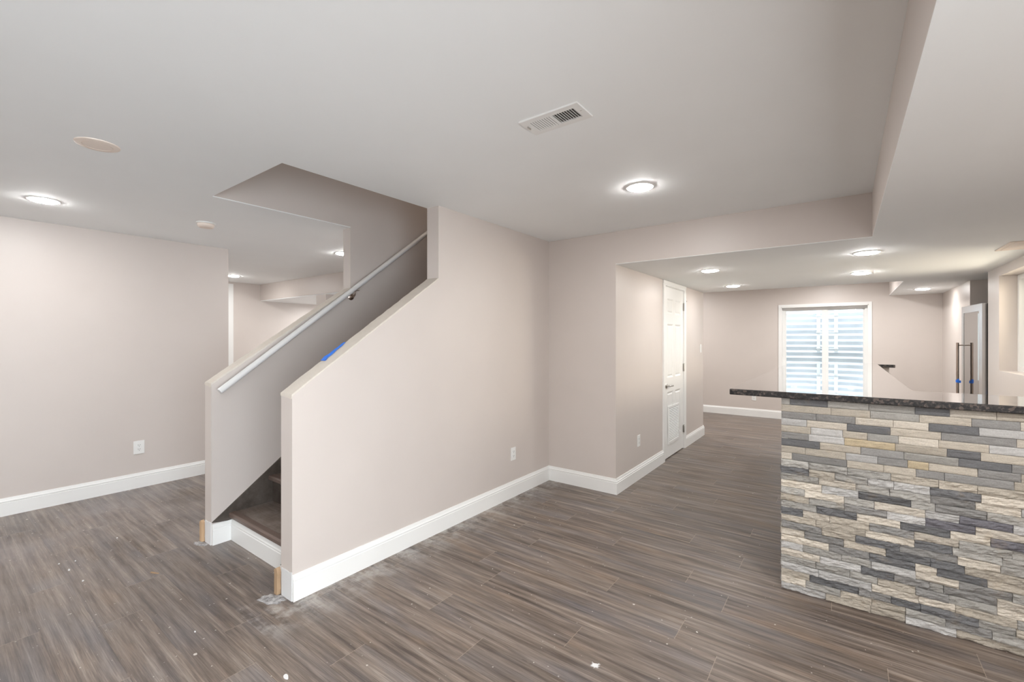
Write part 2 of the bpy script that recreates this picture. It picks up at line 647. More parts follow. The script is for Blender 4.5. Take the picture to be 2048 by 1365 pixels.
def sweep(path, prof=PROF, side=1):
    """path: 2D points; the profile sticks out to the left (side=1) or right (-1) of travel"""
    m = MB()
    n = len(path)
    dirs = [(Vector(path[i + 1]) - Vector(path[i])).normalized() for i in range(n - 1)]
    rings = []
    for i in range(n):
        if i == 0:
            d = dirs[0]
            nn = Vector((-d.y, d.x)) * side
        elif i == n - 1:
            d = dirs[-1]
            nn = Vector((-d.y, d.x)) * side
        else:
            n1 = Vector((-dirs[i - 1].y, dirs[i - 1].x)) * side
            n2 = Vector((-dirs[i].y, dirs[i].x)) * side
            nn = (n1 + n2)
            nn = nn / nn.dot(n1)
        rings.append([(path[i][0] + nn.x * a, path[i][1] + nn.y * a, b) for a, b in prof])
    k = len(prof)
    vs = [p for r in rings for p in r]
    fs = []
    for i in range(n - 1):
        for j in range(k):
            j2 = (j + 1) % k
            fs.append((i * k + j, i * k + j2, (i + 1) * k + j2, (i + 1) * k + j))
    fs.append(tuple(range(k)))
    fs.append(tuple(range((n - 1) * k, n * k)))
    return m.add(vs, fs)


RIS1 = 1.352
struct(sweep([(XLW, YR), (XLW, 2.053)], side=-1).build('baseboard_left', 'white_trim'))
struct(sweep([(X1, YA), (X1, YB), (XC, YB), (XC, 5.132)], side=-1).build('baseboard_stair', 'white_trim'))
struct(sweep([(XC, 6.03), (XC, YD), (-4.2, YD)], side=-1).build('baseboard_closet', 'white_trim'))
struct(sweep([(-4.2, YBK), (XR, YBK)], side=-1).build('baseboard_back', 'white_trim'))
struct(sweep([(XR, YBK), (XR, NY1 + .01)], side=-1).build('baseboard_right', 'white_trim'))
struct(sweep([(X2, YA + .003), (X2, RIS1), (X1i, RIS1)], side=-1).build('baseboard_stairs', 'white_trim'))
struct(sweep([(XF, 2.053), (XF, 3.18)], side=-1).build('baseboard_far', 'white_trim'))
struct(sweep([(XF, 3.30), (XF, 6.3)], side=-1).build('baseboard_far_end', 'white_trim'))
struct(sweep([(X2o, 6.3), (X2o, YA)], side=-1).build('baseboard_stair_outer', 'white_trim'))
# white casing seen past the end of the left wall
struct(MB().box(XF, XF + .018, 3.20, 3.292, 0, 2.365).box(XF, XF + .018, 2.3, 3.2, 2.28, 2.365).build('trim_1', 'white_trim', bevel=.003))
struct(MB().box(XF, XF + .006, 2.36, 3.2, 0.005, 2.28).build('door_2', 'white_trim'))

# ------------------------------------------------------------------ rough unfinished tops and ends of the stair walls
def ragged_cap(name, xa, xb, z0, sl, y0, y1, seed, parent):
    m = MB()
    N = 90
    for i in range(N + 1):
        t = i / N
        y = y0 + (y1 - y0) * t
        z = z0 + sl * (y - YA)
        e1 = 0.002 + 0.010 * max(0, noise.noise(Vector((y * 6, seed, 0)))) + .003 * noise.noise(Vector((y * 40, seed, 3)))
        e2 = 0.002 + 0.006 * max(0, noise.noise(Vector((y * 7, seed + 5, 0)))) + .002 * noise.noise(Vector((y * 40, seed, 9)))
        h = 0.004 + 0.003 * noise.noise(Vector((y * 25, seed + 9, 0)))
        d = 0.004 + 0.012 * max(0, noise.noise(Vector((y * 9, seed + 3, 1))))
        m.v += [(xa - e1, y, z - .012), (xa - e1 * .8, y, z + h), ((xa + xb) / 2, y, z + h * 1.4), (xb + e2 * .7, y, z + h * .8), (xb + e2 * .5, y, z - d), (xb - .004, y, z - .024)]
    for i in range(N):
        for j in range(6):
            j2 = (j + 1) % 6
            m.f.append((i * 6 + j, i * 6 + j2, (i + 1) * 6 + j2, (i + 1) * 6 + j))
    m.f.append(tuple(range(6)))
    m.f.append(tuple(range(N * 6, N * 6 + 6)))
    return auto_smooth(m.build(name, 'joint_compound', parent), 0.8)


ragged_cap('plaster_top', X1i, X1, 1.119, slope1, YA - .003, 2.300, 1.3, wall_sr)
ragged_cap('plaster_top', X2o, X2, 1.112, (1.861 - 1.110) / (2.296 - YA), YA - .003, 2.293, 4.7, wall_sl)


def end_patch(x0, x1, parent, seed):
    """bare primed foot of a wall end, ragged at its top and edges"""
    m = MB()
    N = 12
    top = [(x0 + (x1 - x0) * i / N, 0.152 + .010 * noise.noise(Vector((i * 1.7, seed, 0)))) for i in range(N + 1)]
    poly = [(x0, 0.0), (x1, 0.0)] + top[::-1]
    m.prism(poly, 'y', YA - .004, YA)
    return m.build('primed_foot', 'primer_white', parent)


end_patch(X1i + .012, X1 + .001, wall_sr, 1)
end_patch(X2o + .012, X2 + .001, wall_sl, 5)


def shim(x, seed, label):
    m = MB()
    rnd = random.Random(seed)
    poly = []
    ys = [0.0, .03, .06, .09, .115, .135]
    L = [(x - .022 + rnd.uniform(-.003, .004), z) for z in ys]
    R = [(x + .012 + rnd.uniform(-.002, .003), z) for z in ys]
    poly = L + [(x + .002, .150)] + R[::-1]
    m.prism(poly, 'y', YA - .022, YA - .001)
    o = m.build('wood_shim', 'raw_wood', loc=(x, YA, 0), bevel=.001)
    tag(o, label, 'wood scrap')


shim(X1i - .013, 3, 'raw splintered wood strip at the foot of the nearer stair wall end')
shim(X2o - .014, 8, 'raw wood strip at the foot of the farther stair wall end')


def smear(cx, cy, rx, ry, seed, name, mat, label, cat, h=.003, spikes=0.35, rot=0.0):
    m = MB()
    N = 48
    ring = []
    for i in range(N):
        a = 2 * PI * i / N
        k = 1 + spikes * noise.noise(Vector((math.cos(a) * 2.5, math.sin(a) * 2.5, seed)))
        dx, dy = rx * k * math.cos(a), ry * k * math.sin(a)
        ring.append((dx * math.cos(rot) - dy * math.sin(rot), dx * math.sin(rot) + dy * math.cos(rot)))
    vs = [(cx + a * s, cy + b * s, z + (noise.noise(Vector((a * 60, b * 60, seed))) * h * .3 if z > h * .5 else 0)) for s, z in ((1, 0.0003), (0.93, h * .55), (0.6, h), (0.3, h * .9)) for a, b in ring]
    fs = []
    for r in range(3):
        for i in range(N):
            i2 = (i + 1) % N
            fs.append((r * N + i, r * N + i2, (r + 1) * N + i2, (r + 1) * N + i))
    fs.append(tuple(range(3 * N, 4 * N)))
    fs.append(tuple(range(N))[::-1])
    o = m.add(vs, fs).build(name, mat, loc=(cx, cy, 0), smooth=True)
    return tag(o, label, cat)


smear(-2.50, 1.165, .075, .045, 2, 'plaster_smear', 'plaster_dust', 'grey white plaster smear on the floor around the nearer stair wall end', 'plaster smear', rot=.35)
smear(-3.57, 1.185, .06, .025, 4, 'plaster_smear', 'plaster_dust', 'thin plaster smear on the floor at the farther stair wall end', 'plaster smear', rot=.2)


def splat(cx, cy, r, seed, label):
    m = MB()
    rnd = random.Random(seed)
    N = 44
    ring = []
    for i in range(N):
        a = 2 * PI * i / N
        k = .55 if i % 2 else rnd.choice([.62, .8, 1.0, 1.25])
        ring.append((cx + r * k * math.cos(a), cy + r * k * math.sin(a)))
    m.prism(ring, 'z', 0.0002, 0.0018)
    o = m.build('paint_splash', 'primer_white', loc=(cx, cy, 0))
    tag(o, label, 'paint splash')


splat(-0.868, 1.767, .020, 4, 'star shaped white paint splash on the floor near the bottom edge')

CH = [(-3.813, 0.568, .016, .006, 'largest white paint chip on the planks left of the stairs'),
      (-3.934, 0.615, .010, .004, 'small white chip just left of the largest floor chip'),
      (-3.965, 0.545, .008, .005, 'small white chip nearer than the largest floor chip, to its left'),
      (-3.574, 0.591, .012, .006, 'white paint chip on the floor left of the long wood splinter'),
      (-4.150, 0.863, .008, .005, 'tiny pale chip on the floor toward the left baseboard'),
      (-2.519, 0.812, .007, .004, 'tiny white chip on the floor in front of the nearer stair wall end'),
      (-1.878, 0.932, .020, .010, 'curled white scrap on the floor at the bottom edge of the picture')]
for i, (x, y, a, b, lb) in enumerate(CH):
    m = MB()
    rnd = random.Random(i)
    N = 10
    ring = [(x + a * math.cos(2 * PI * k / N + .3) * rnd.uniform(.7, 1.1), y + b * math.sin(2 * PI * k / N) * rnd.uniform(.7, 1.1)) for k in range(N)]
    m.prism(ring, 'z', 0.0002, 0.003)
    tag(m.build('paint_chip', 'primer_white', loc=(x, y, 0), bevel=.0005), lb, 'paint chip')
o = MB().prism([(-3.372, .855), (-3.35, .862), (-3.322, .878), (-3.318, .884), (-3.345, .874), (-3.374, .862)], 'z', .0003, .005).build('wood_splinter', 'raw_wood', loc=(-3.345, .868, 0))
tag(o, 'pale wood splinter lying on the floor left of the stairs', 'wood scrap')

# blue masking tape on top of the right stair wall
m = MB()
N = 24
for i in range(N + 1):
    y = 1.455 + .155 * i / N
    z = 1.119 + slope1 * (y - YA) + .0115
    x0 = X1i - .006 + .012 * noise.noise(Vector((y * 30, 1, 0)))
    wd = .050 * (1 - i / N * .65) + .006 * noise.noise(Vector((y * 40, 7, 0)))
    for j in range(4):
        m.v.append((x0 + wd * j / 3, y, z + .003 * noise.noise(Vector((y * 35, j * 2.0, 4)))))
    for j in range(4):
        m.v.append((x0 + wd * j / 3, y, z - .002))
for i in range(N):
    for j in range(3):
        a = i * 8 + j
        m.f.append((a, a + 1, a + 9, a + 8))
        m.f.append((a + 4, a + 12, a + 13, a + 5))
    m.f.append((i * 8, i * 8 + 8, i * 8 + 12, i * 8 + 4))
    m.f.append((i * 8 + 3, i * 8 + 7, i * 8 + 15, i * 8 + 11))
tag(m.build('masking_tape', 'blue_tape', loc=(X1i, 1.455, 1.28)), 'torn blue masking tape on the sloping top of the nearer stair wall', 'tape')

# ------------------------------------------------------------------ staircase
st = thing('staircase', (-3.0, 1.36, 0), 'dark brown vinyl clad stairs rising between the two half walls', 'staircase')
RISE, RUN = 0.196, 0.27
for k in range(1, 14):
    y0 = RIS1 + RUN * (k - 1)
    zt = RISE * k - .004
    m = MB().box(X2 + .002, X1i - .002, y0 - .012, y0 + RUN + .01, zt - .028, zt)
    tr = m.build('tread', 'stair_vinyl', st, bevel=.002)
    m = MB()
    m.prism([(y0 - .030, zt - .006), (y0 - .026, zt + .001), (y0 - .018, zt + .004), (y0 + .018, zt + .0035), (y0 + .018, zt - .001), (y0 - .010, zt - .001), (y0 - .011, zt - .03), (y0 - .022, zt - .034), (y0 - .030, zt - .026)], 'x', X2 + .002, X1i - .002)
    m.build('nosing', 'nosing_brown', tr, bevel=.0012)
    m = MB().box(X2 + .002, X1i - .002, y0, y0 + .02, zt - RISE + (.004 if k == 1 else 0), zt - .028)
    m.build('riser', 'skirt_brown', st)
sk = 0.753
for xx in (X2 + .0005, X1i - .0145):
    y0, y1 = YA + .002, 5.0
    m = MB().prism([(y0, .156), (y0 + .09, .143), (RIS1 + .012, .143), (RIS1 + .28, .15), (y1, .143 + sk * (y1 - RIS1 - .32)), (y1, .160 + sk * (y1 - y0))], 'x', xx, xx + .014)
    m.build('skirt_board', 'skirt_brown', st)

# handrail
hr = thing('handrail', (X2, 2.3, 1.0), 'white round handrail mounted on the farther stair wall', 'handrail')
XH = X2 + .072
SLH = 0.762
HY0, HZ0 = 1.243, 1.060
m = MB()
pts = [(XH, HY0 + t, HZ0 + SLH * t) for t in (0, .01, .02, 1.0, 2.0, 3.5)]
m.tube(pts, .024, 20, .021)
rail = auto_smooth(m.build('rail', 'rail_white', hr), 1.0)
for yb in (2.30, 3.9):
    zb = HZ0 + SLH * (yb - HY0)
    m = MB()
    m.lathe((X2, yb, zb - .075), 'x', [(.030, 0), (.030, .004), (.022, .010), (.010, .014)], 24)
    m.tube([(X2 + .01, yb, zb - .075), (X2 + .04, yb, zb - .078), (X2 + .062, yb, zb - .060), (XH, yb, zb - .020)], .0075, 12)
    m.box(XH - .014, XH + .014, yb - .03, yb + .03, zb - .026, zb - .020)
    auto_smooth(m.build('bracket', 'brushed_bronze', hr), .7)

# ------------------------------------------------------------------ recessed lights
LIGHTS = [(-4.527, .545, ZC, 'lit recessed ceiling light at far left, near the left wall'),
          (-1.056, 2.797, ZC, 'lit recessed ceiling light in the main ceiling above the long floor'),
          (-7.618, 2.969, ZC, 'lit recessed light in the far left room beside the wall end'),
          (-4.607, 2.938, ZC, 'lit recessed light just behind the edge of the farther stair wall'),
          (-1.069, 4.722, ZL, 'lit recessed light in the low ceiling nearest the closet door side'),
          (-1.146, 6.280, ZL, 'lit recessed light in the low ceiling beyond the closet door'),
          (.143, 4.477, ZL, 'larger looking lit recessed light over the bar in the low ceiling'),
          (.141, 5.834, ZL, 'lit recessed light over the far half of the bar counter'),
          (.852, 8.197, ZL, 'lit recessed light in the soffit at the back right corner')]
proto = None
for i, (x, y, z, lb) in enumerate(LIGHTS):
    if proto is None:
        proto = thing('recessed_light', (x, y, z), lb, 'ceiling light', 'lit recessed ceiling lights')
        m = MB()
        m.lathe((x, y, z), 'z', [(.092, 0), (.0915, -.003), (.086, -.006), (.078, -.006), (.074, -.003), (.074, 0)], 40)
        auto_smooth(m.build('trim_ring', 'white_plastic', proto), .8)
        m = MB()
        m.lathe((x, y, z), 'z', [(.0738, -.001), (.0733, -.008), (.066, -.0125), (.045, -.016), (.02, -.0175), (.0001, -.018)], 40)
        m.build('lens', 'lit_lens', proto, smooth=True)
    else:
        r = proto.copy()
        COL.objects.link(r)
        r.location = (x, y, z)
        r['label'] = lb
        for ch in list(proto.children):
            c2 = ch.copy()
            COL.objects.link(c2)
            c2.parent = r
            if i in (4, 5, 8) and 'lens' in c2.name:
                c2.data = c2.data.copy()
                c2.data.materials[0] = M['lit_lens_dimmed']

# unlit round cover
t = thing('ceiling_cover', (-3.02, .553, ZC), 'unlit round cream cover flush in the ceiling above left of the stairs', 'ceiling cover')
auto_smooth(MB().lathe((-3.02, .553, ZC), 'z', [(.088, 0), (.087, -.004), (.080, -.007), (.060, -.0075), (.058, -.004)], 40).build('cover_ring', 'warm_plastic', t), .8)
auto_smooth(MB().lathe((-3.02, .553, ZC), 'z', [(.0585, -.003), (.056, -.007), (.03, -.009), (.0001, -.0095)], 40).build('cover_disc', 'warm_plastic', t), .8)
# smoke detector
t = thing('smoke_detector', (-4.33, 1.475, ZC), 'small round white smoke detector on the ceiling near the left wall end', 'smoke detector')
auto_smooth(MB().lathe((-4.33, 1.475, ZC), 'z', [(.070, 0), (.070, -.008), (.064, -.010)], 36).build('mounting_plate', 'white_plastic', t), .6)
auto_smooth(MB().lathe((-4.33, 1.475, ZC), 'z', [(.060, -.010), (.062, -.014), (.060, -.030), (.050, -.040), (.025, -.044), (.0001, -.044)], 36).build('body', 'warm_plastic', t), .6)

# ceiling vent
VX0, VX1, VY0, VY1 = -1.180, -.884, 1.632, 1.778
t = thing('ceiling_vent', ((VX0 + VX1) / 2, (VY0 + VY1) / 2, ZC), 'white rectangular air register in the main ceiling, half its slots dark', 'ceiling vent')
ox0, ox1, oy0, oy1 = VX0 + .033, VX1 - .033, VY0 + .030, VY1 - .030
m = MB()
z0, z1 = ZC - .007, ZC
for (a, b, c_, d) in ((VX0, VX1, VY0, oy0), (VX0, VX1, oy1, VY1), (VX0, ox0, oy0, oy1), (ox1, VX1, oy0, oy1)):
    m.box(a, b, c_, d, z0, z1)
mid = (ox0 + ox1) / 2
m.box(mid - .006, mid + .006, oy0, oy1, z0, z1)
m.build('frame', 'white_plastic', t, clean=False)
MB().box(ox0 - .004, ox1 + .004, oy0 - .004, oy1 + .004, ZC - .0008, ZC - .0001).build('duct_opening', 'vent_dark', t)
nb = 9
wl = (mid - .006 - ox0) / nb
for h, (a0, sgn) in enumerate(((ox0, -1), (mid + .006, 1))):
    m = MB()
    for i in range(nb):
        xc = a0 + wl * (i + .5)
        if sgn < 0:   # closed looking blades, face toward the room
            m.prism([(xc - wl * .50, ZC - .0068), (xc - wl * .42, ZC - .0069), (xc + wl * .20, ZC - .0056), (xc + wl * .16, ZC - .005)], 'y', oy0, oy1)
        else:
            m.prism([(xc + wl * .26, ZC - .0068), (xc + wl * .38, ZC - .0068), (xc + wl * .20, ZC - .001), (xc + wl * .10, ZC - .001)], 'y', oy0, oy1)
    m.build('louvers', 'white_plastic', t)
MB().box(VX0 + .014, VX0 + .018, VY0 + .05, VY0 + .075, ZC - .013, ZC - .007).build('damper_lever', 'satin_nickel', t)
for sx in (VX0 + .016, VX1 - .016):
    auto_smooth(MB().lathe((sx, (VY0 + VY1) / 2 - .008, ZC - .007), 'z', [(.0035, 0), (.003, -.0012), (.0001, -.0015)], 12).build('screw', 'satin_nickel', t))
# access panel by the side window
t = thing('access_panel', (1.02, 4.79, ZL), 'cream rectangular ceiling register by the right edge of the picture', 'ceiling panel')
m = MB()
m.box(.930, 1.15, 4.59, 4.985, ZL - .006, ZL).build('frame', 'warm_plastic', t, bevel=.002)
m = MB()
m.box(.955, 1.125, 4.62, 4.955, ZL - .008, ZL - .006).build('cover', 'warm_plastic', t)

# ------------------------------------------------------------------ outlets and switch
def outlet(x, y, z, label, axis='x', w=.070, h=.115, group='white duplex outlets'):
    """plate on a wall facing +x (axis x) or -y (axis y)"""
    o = thing('wall_outlet', (x, y, z), label, 'outlet', group)

    def bx(m, a0, a1, z0, z1, d0, d1):
        if axis == 'x':
            return m.box(x + d0, x + d1, y + a0, y + a1, z + z0, z + z1)
        return m.box(x + a0, x + a1, y - d1, y - d0, z + z0, z + z1)
    bx(MB(), -w / 2, w / 2, -h / 2, h / 2, 0, .006).build('plate', 'white_plastic', o, bevel=.002)
    for s in (-1, 1):
        r = bx(MB(), -.017, .017, s * .0195 - .0145, s * .0195 + .0145, .006, .008).build('receptacle', 'white_plastic', o, bevel=.0008)
        m = MB()
        bx(m, -.0085, -.0062, s * .0195 - .001, s * .0195 + .008, .0078, .0084)
        bx(m, .0060, .0085, s * .0195 - .001, s * .0195 + .007, .0078, .0084)
        bx(m, -.0022, .0022, s * .0195 - .010, s * .0195 - .005, .0078, .0084)
        m.build('slots', 'dark_gap', r)
    return o


outlet(XLW, 1.282, .385, 'white double outlet low on the left wall', w=.082, h=.125)
outlet(X1, 3.222, .385, 'white outlet low on the long stair wall')
outlet(XC, 4.386, .387, 'white outlet low on the wall left of the closet door')
outlet(-1.322, YBK, .350, 'small white outlet on the back wall, seen under the counter overhang', axis='y')
t = thing('light_switch', (XC, 6.814, 1.28), 'white rocker switch on the wall right of the closet door', 'light switch')
MB().box(XC, XC + .006, 6.814 - .037, 6.814 + .037, 1.22, 1.34).build('plate', 'white_plastic', t, bevel=.002)
MB().prism([(XC + .006, 1.247), (XC + .009, 1.247), (XC + .011, 1.313), (XC + .006, 1.313)], 'y', 6.814 - .016, 6.814 + .016).build('rocker', 'white_plastic', t)

# ------------------------------------------------------------------ closet door
door = bpy.data.objects.new('door_1', None)
COL.objects.link(door)
door.location = (XC, 5.58, 0)
door['kind'] = 'structure'
xs0, xs1 = XC - .038, XC - .003
SY0, SY1, SZ0, SZ1 = DY0 + .012, DY1 - .012, .012, DZ - .012
m = MB()
P1 = (SY0 + .105, SY0 + .335)
P2 = (SY1 - .335, SY1 - .105)
rows = [(.245, .788), (.955, 1.597), (1.716, 1.898)]
# stiles, rails
m.box(xs0, xs1, SY0, P1[0], SZ0, SZ1)
m.box(xs0, xs1, P2[1], SY1, SZ0, SZ1)
m.box(xs0, xs1, P1[1], P2[0], SZ0, SZ1)
zs = [SZ0] + [v for r in rows for v in r] + [SZ1]
for (ya, yb_) in (P1, P2):
    for i in range(0, len(zs), 2):
        m.box(xs0, xs1, ya, yb_, zs[i], zs[i + 1])
slab = m.build('door_slab', 'white_trim', door)
for (ya, yb_) in (P1, P2):
    for (za, zb) in rows:
        m = MB()
        # moulded recess and raised field
        x_r = xs1 - .010
        a, b = .018, .038
        rings = [(0, xs1), (a * .5, xs1 - .004), (a, x_r), (a + .006, x_r), (b, xs1 - .003), (b + .002, xs1 - .003)]
        vs = []
        for off, xx in rings:
            vs += [(xx, ya + off, za + off), (xx, yb_ - off, za + off), (xx, yb_ - off, zb - off), (xx, ya + off, zb - off)]
        fs = []
        for r in range(len(rings) - 1):
            for j in range(4):
                fs.append((r * 4 + j, r * 4 + (j + 1) % 4, (r + 1) * 4 + (j + 1) % 4, (r + 1) * 4 + j))
        n4 = (len(rings) - 1) * 4
        fs.append((n4, n4 + 1, n4 + 2, n4 + 3))
        m.add(vs, fs)
        m.build('door_panel', 'white_trim', slab)
# grille
GY0, GY1, GZ0, GZ1 = 5.328, 5.766, .165, .615
m = MB()
fr = .028
for (a, b, c_, d) in ((GY0, GY1, GZ0, GZ0 + fr), (GY0, GY1, GZ1 - fr, GZ1), (GY0, GY0 + fr, GZ0 + fr, GZ1 - fr), (GY1 - fr, GY1, GZ0 + fr, GZ1 - fr)):
    m.box(xs1 - .001, xs1 + .010, a, b, c_, d)
gr = m.build('return_grille', 'white_trim', door)
m = MB()
nl = 20
hgt = (GZ1 - GZ0 - 2 * fr) / nl
for i in range(nl):
    z = GZ0 + fr + hgt * i
    m.prism([(xs1 + .009, z + .001), (xs1 + .010, z + .003), (xs1 + .003, z + hgt * .66), (xs1 + .001, z + hgt * .6)], 'y', GY0 + fr, GY1 - fr)
m.build('louvers', 'white_trim', gr)
MB().box(xs1, xs1 + .0008, GY0 + fr, GY1 - fr, GZ0 + fr, GZ1 - fr).build('duct_opening', 'vent_dark', gr)
# lever handle
m = MB()
hy, hz = SY0 + .062, .868
m.lathe((xs1, hy, hz), 'x', [(.032, 0), (.032, .004), (.026, .010), (.012, .013), (.011, .048), (.009, .052)], 28)
m.tube([(xs1 + .046, hy - .004, hz), (xs1 + .050, hy + .03, hz + .002), (xs1 + .048, hy + .07, hz - .002), (xs1 + .046, hy + .115, hz - .004)], .0085, 14, .010)
h = auto_smooth(m.build('lever_handle', 'satin_nickel', door), .8)
h['label'] = 'satin nickel lever handle'
MB().box(xs1 - .03, xs1 + .001, SY0 - .003, SY0 + .001, hz - .03, hz + .03).build('latch_plate', 'satin_nickel', door)
for hz_ in (.26, 1.05, 1.83):
    m = MB()
    m.lathe((XC + .010, SY1 + .004, hz_ - .05), 'z', [(.0065, 0), (.0065, .1), (.004, .104)], 12)
    m.box(XC - .001, XC + .003, SY1 - .018, SY1 + .004, hz_ - .048, hz_ + .048)
    auto_smooth(m.build('hinge', 'satin_nickel', door), .7)
# casing and jamb
CP = [(0, 0), (0, .018), (.010, .020), (.040, .018), (.052, .013), (.063, .011), (.066, .0)]   # across, depth (from outer edge to inner)
m = MB()


def casing_side(m, yo, yi, z0, z1, x):
    s = 1 if yi > yo else -1
    w_ = abs(yi - yo)
    pts = [(x + d * .9, yo + s * a / .066 * w_) for a, d in CP]
    m.prism(pts, 'z', z0, z1)


casing_side(m, 5.130, 5.195, 0, 2.012, XC)
casing_side(m, 6.030, 5.965, 0, 2.012, XC)
m.prism([(XC + d * .9, 2.098 - a / .066 * .058) for a, d in CP], 'y', 5.130, 6.030)
m.box(XC, XC + .014, 5.130, 5.195, 2.01, 2.045)
m.box(XC, XC + .014, 5.965, 6.030, 2.01, 2.045)
m.build('door_casing', 'white_trim', door)
m = MB()
m.box(XC - .12, XC + .001, DY0, DY0 + .010, 0, DZ - .01)
m.box(XC - .12, XC + .001, DY1 - .010, DY1, 0, DZ - .01)
m.box(XC - .12, XC + .001, DY0, DY1, DZ - .010, DZ)
m.build('door_jamb', 'white_trim', door)
MB().box(XC - .125, XC - .119, DY0, DY1, 0, DZ).build('door_back_face', 'dark_gap', door)
# small hook latch high on the wall right of the door
t = thing('hook_latch', (XC, 6.056, 1.95), 'small metal hook latch high on the wall beside the door casing', 'latch')
m = MB()
m.box(XC, XC + .004, 6.046, 6.066, 1.985, 2.005)
m.tube([(XC + .006, 6.056, 1.995), (XC + .009, 6.056, 1.96), (XC + .007, 6.055, 1.92), (XC + .014, 6.055, 1.905), (XC + .018, 6.055, 1.915)], .003, 8)
auto_smooth(m.build('hook', 'brushed_bronze', t), .8)
m = MB()
m.lathe((XC + .001, 6.057, 1.895), 'x', [(.006, 0), (.006, .004), (.003, .006)], 12)
auto_smooth(m.build('screw_eye', 'brushed_bronze', t), .8)

# ------------------------------------------------------------------ back window
win = bpy.data.objects.new('window_1', None)
COL.objects.link(win)
win.location = ((WX0 + WX1) / 2, YBK, WZ0)
win['kind'] = 'structure'
m = MB()
tw = .042
for (a, b, c_, d) in ((WX0 - tw, WX1 + tw, WZ1, WZ1 + tw), (WX0 - tw, WX1 + tw, WZ0 - tw, WZ0), (WX0 - tw, WX0, WZ0, WZ1), (WX1, WX1 + tw, WZ0, WZ1)):
    m.box(a, b, YBK - .014, YBK, c_, d)
m.build('window_trim', 'white_trim', win)
m = MB()
t1 = .012
for (a, b, c_, d) in ((WX0, WX1, WZ1 - t1, WZ1), (WX0, WX1, WZ0, WZ0 + t1), (WX0, WX0 + t1, WZ0, WZ1), (WX1 - t1, WX1, WZ0, WZ1)):
    m.box(a, b, YBK - .014, YBK + .22, c_, d)
m.build('window_reveal', 'white_trim', win)
YW = YBK + .10


def frame(m, x0, x1, z0, z1, w_, y0, y1, wb=None):
    wb = wb or w_
    m.box(x0, x1, y0, y1, z1 - w_, z1)
    m.box(x0, x1, y0, y1, z0, z0 + wb)
    m.box(x0, x0 + w_, y0, y1, z0 + wb, z1 - w_)
    m.box(x1 - w_, x1, y0, y1, z0 + wb, z1 - w_)


xa, xb, za, zb = WX0 + t1, WX1 - t1, WZ0 + t1, WZ1 - t1
m = MB()
frame(m, xa, xb, za, zb, .030, YW, YW + .08)
m.build('window_frame', 'white_plastic', win)
xm = -.262
for (x0, x1, yy) in ((xa + .02, xm + .028, YW + .012), (xm - .026, xb - .02, YW + .042)):
    m = MB()
    frame(m, x0, x1, za + .02, zb - .02, .036, yy, yy + .028)
    m.box(xm - .045, xm + .045, yy + .002, yy + .026, za + .056, zb - .056)
    s = m.build('sash', 'white_plastic', win, bevel=.003)
    MB().box(x0 + .034, x1 - .034, yy + .012, yy + .016, za + .052, zb - .052).build('pane', 'window_glass', s)

# window well outside
well = thing('window_well', (-.29, YBK + .25, .7), 'curved corrugated metal window well outside the back window', 'window well')
m = MB()
rx, ry = .80, .95
NA, NZ = 48, 150
cx_ = (WX0 + WX1) / 2
for iz in range(NZ + 1):
    z = .62 + 1.72 * iz / NZ
    ph = (z % .107) / .107
    dd = .0085 * math.sin(2 * PI * ph) + .003 * math.sin(4 * PI * ph)
    for ia in range(NA + 1):
        a = PI * ia / NA
        # flattened U shape
        ca, sa = math.cos(a), math.sin(a)
        ex = 0.62
        px = math.copysign(abs(ca) ** ex, ca)
        py = abs(sa) ** ex
        m.v.append((cx_ + (rx + dd) * px, YBK + .25 + (ry + dd) * py, z))
for iz in range(NZ):
    for ia in range(NA):
        a = iz * (NA + 1) + ia
        m.f.append((a, a + 1, a + NA + 2, a + NA + 1))
m.build('corrugated_liner', 'galvanized', well, smooth=True)
MB().box(cx_ - .9, cx_ + .9, YBK + .25, YBK + 1.3, .55, .66).build('gravel_bed', 'gravel', well)
t = thing('ladder', (-.25, 10.2, 1.2), 'white metal escape ladder hanging inside the window well', 'ladder')
YL = YBK + .25 + .95 - .06
for x_ in (-.395, -.125):
    MB().box(x_ - .027, x_ + .027, YL - .012, YL + .006, 1.17, 2.30).build('ladder_rail', 'white_plastic', t, bevel=.002)
for z_ in (1.235, 1.545, 1.855, 2.165):
    MB().box(-.43, -.09, YL - .030, YL - .012, z_ - .010, z_ + .010).build('rung', 'white_plastic', t, bevel=.002)
# ground outside around the well
g = MB()
g.box(-6, cx_ - .86, YBK + .25, 16, 2.15, 2.25)
g.box(cx_ + .86, 6, YBK + .25, 16, 2.15, 2.25)
g.box(cx_ - .86, cx_ + .86, YBK + 1.24, 16, 2.15, 2.25)
o = g.build('lawn', 'grass', loc=(0, 12, 2.15))
struct(o)

# unseen sliding patio doors, added to go with the fill from the right
pd = bpy.data.objects.new('added_patio_door', None)
COL.objects.link(pd)
pd.location = (XR + .18, -.8, .1)
pd['kind'] = 'structure'
m = MB()
for (a, b) in ((-2.2, -.77), (-.83, .6)):
    m.box(XR + .18, XR + .23, a, a + .06, .1, 2.0)
    m.box(XR + .18, XR + .23, b - .06, b, .1, 2.0)
    m.box(XR + .18, XR + .23, a + .06, b - .06, .1, .2)
    m.box(XR + .18, XR + .23, a + .06, b - .06, 1.93, 2.0)
m.build('door_frame', 'white_plastic', pd)
MB().box(XR + .20, XR + .206, -2.15, .55, .2, 1.93).build('door_pane', 'window_glass', pd)

# ------------------------------------------------------------------ right side window in its recess
win = bpy.data.objects.new('window_2', None)
COL.objects.link(win)
win.location = (XR + .12, (RY0 + RY1) / 2, RZ0)
win['kind'] = 'structure'
XW = 1.293
m = MB()


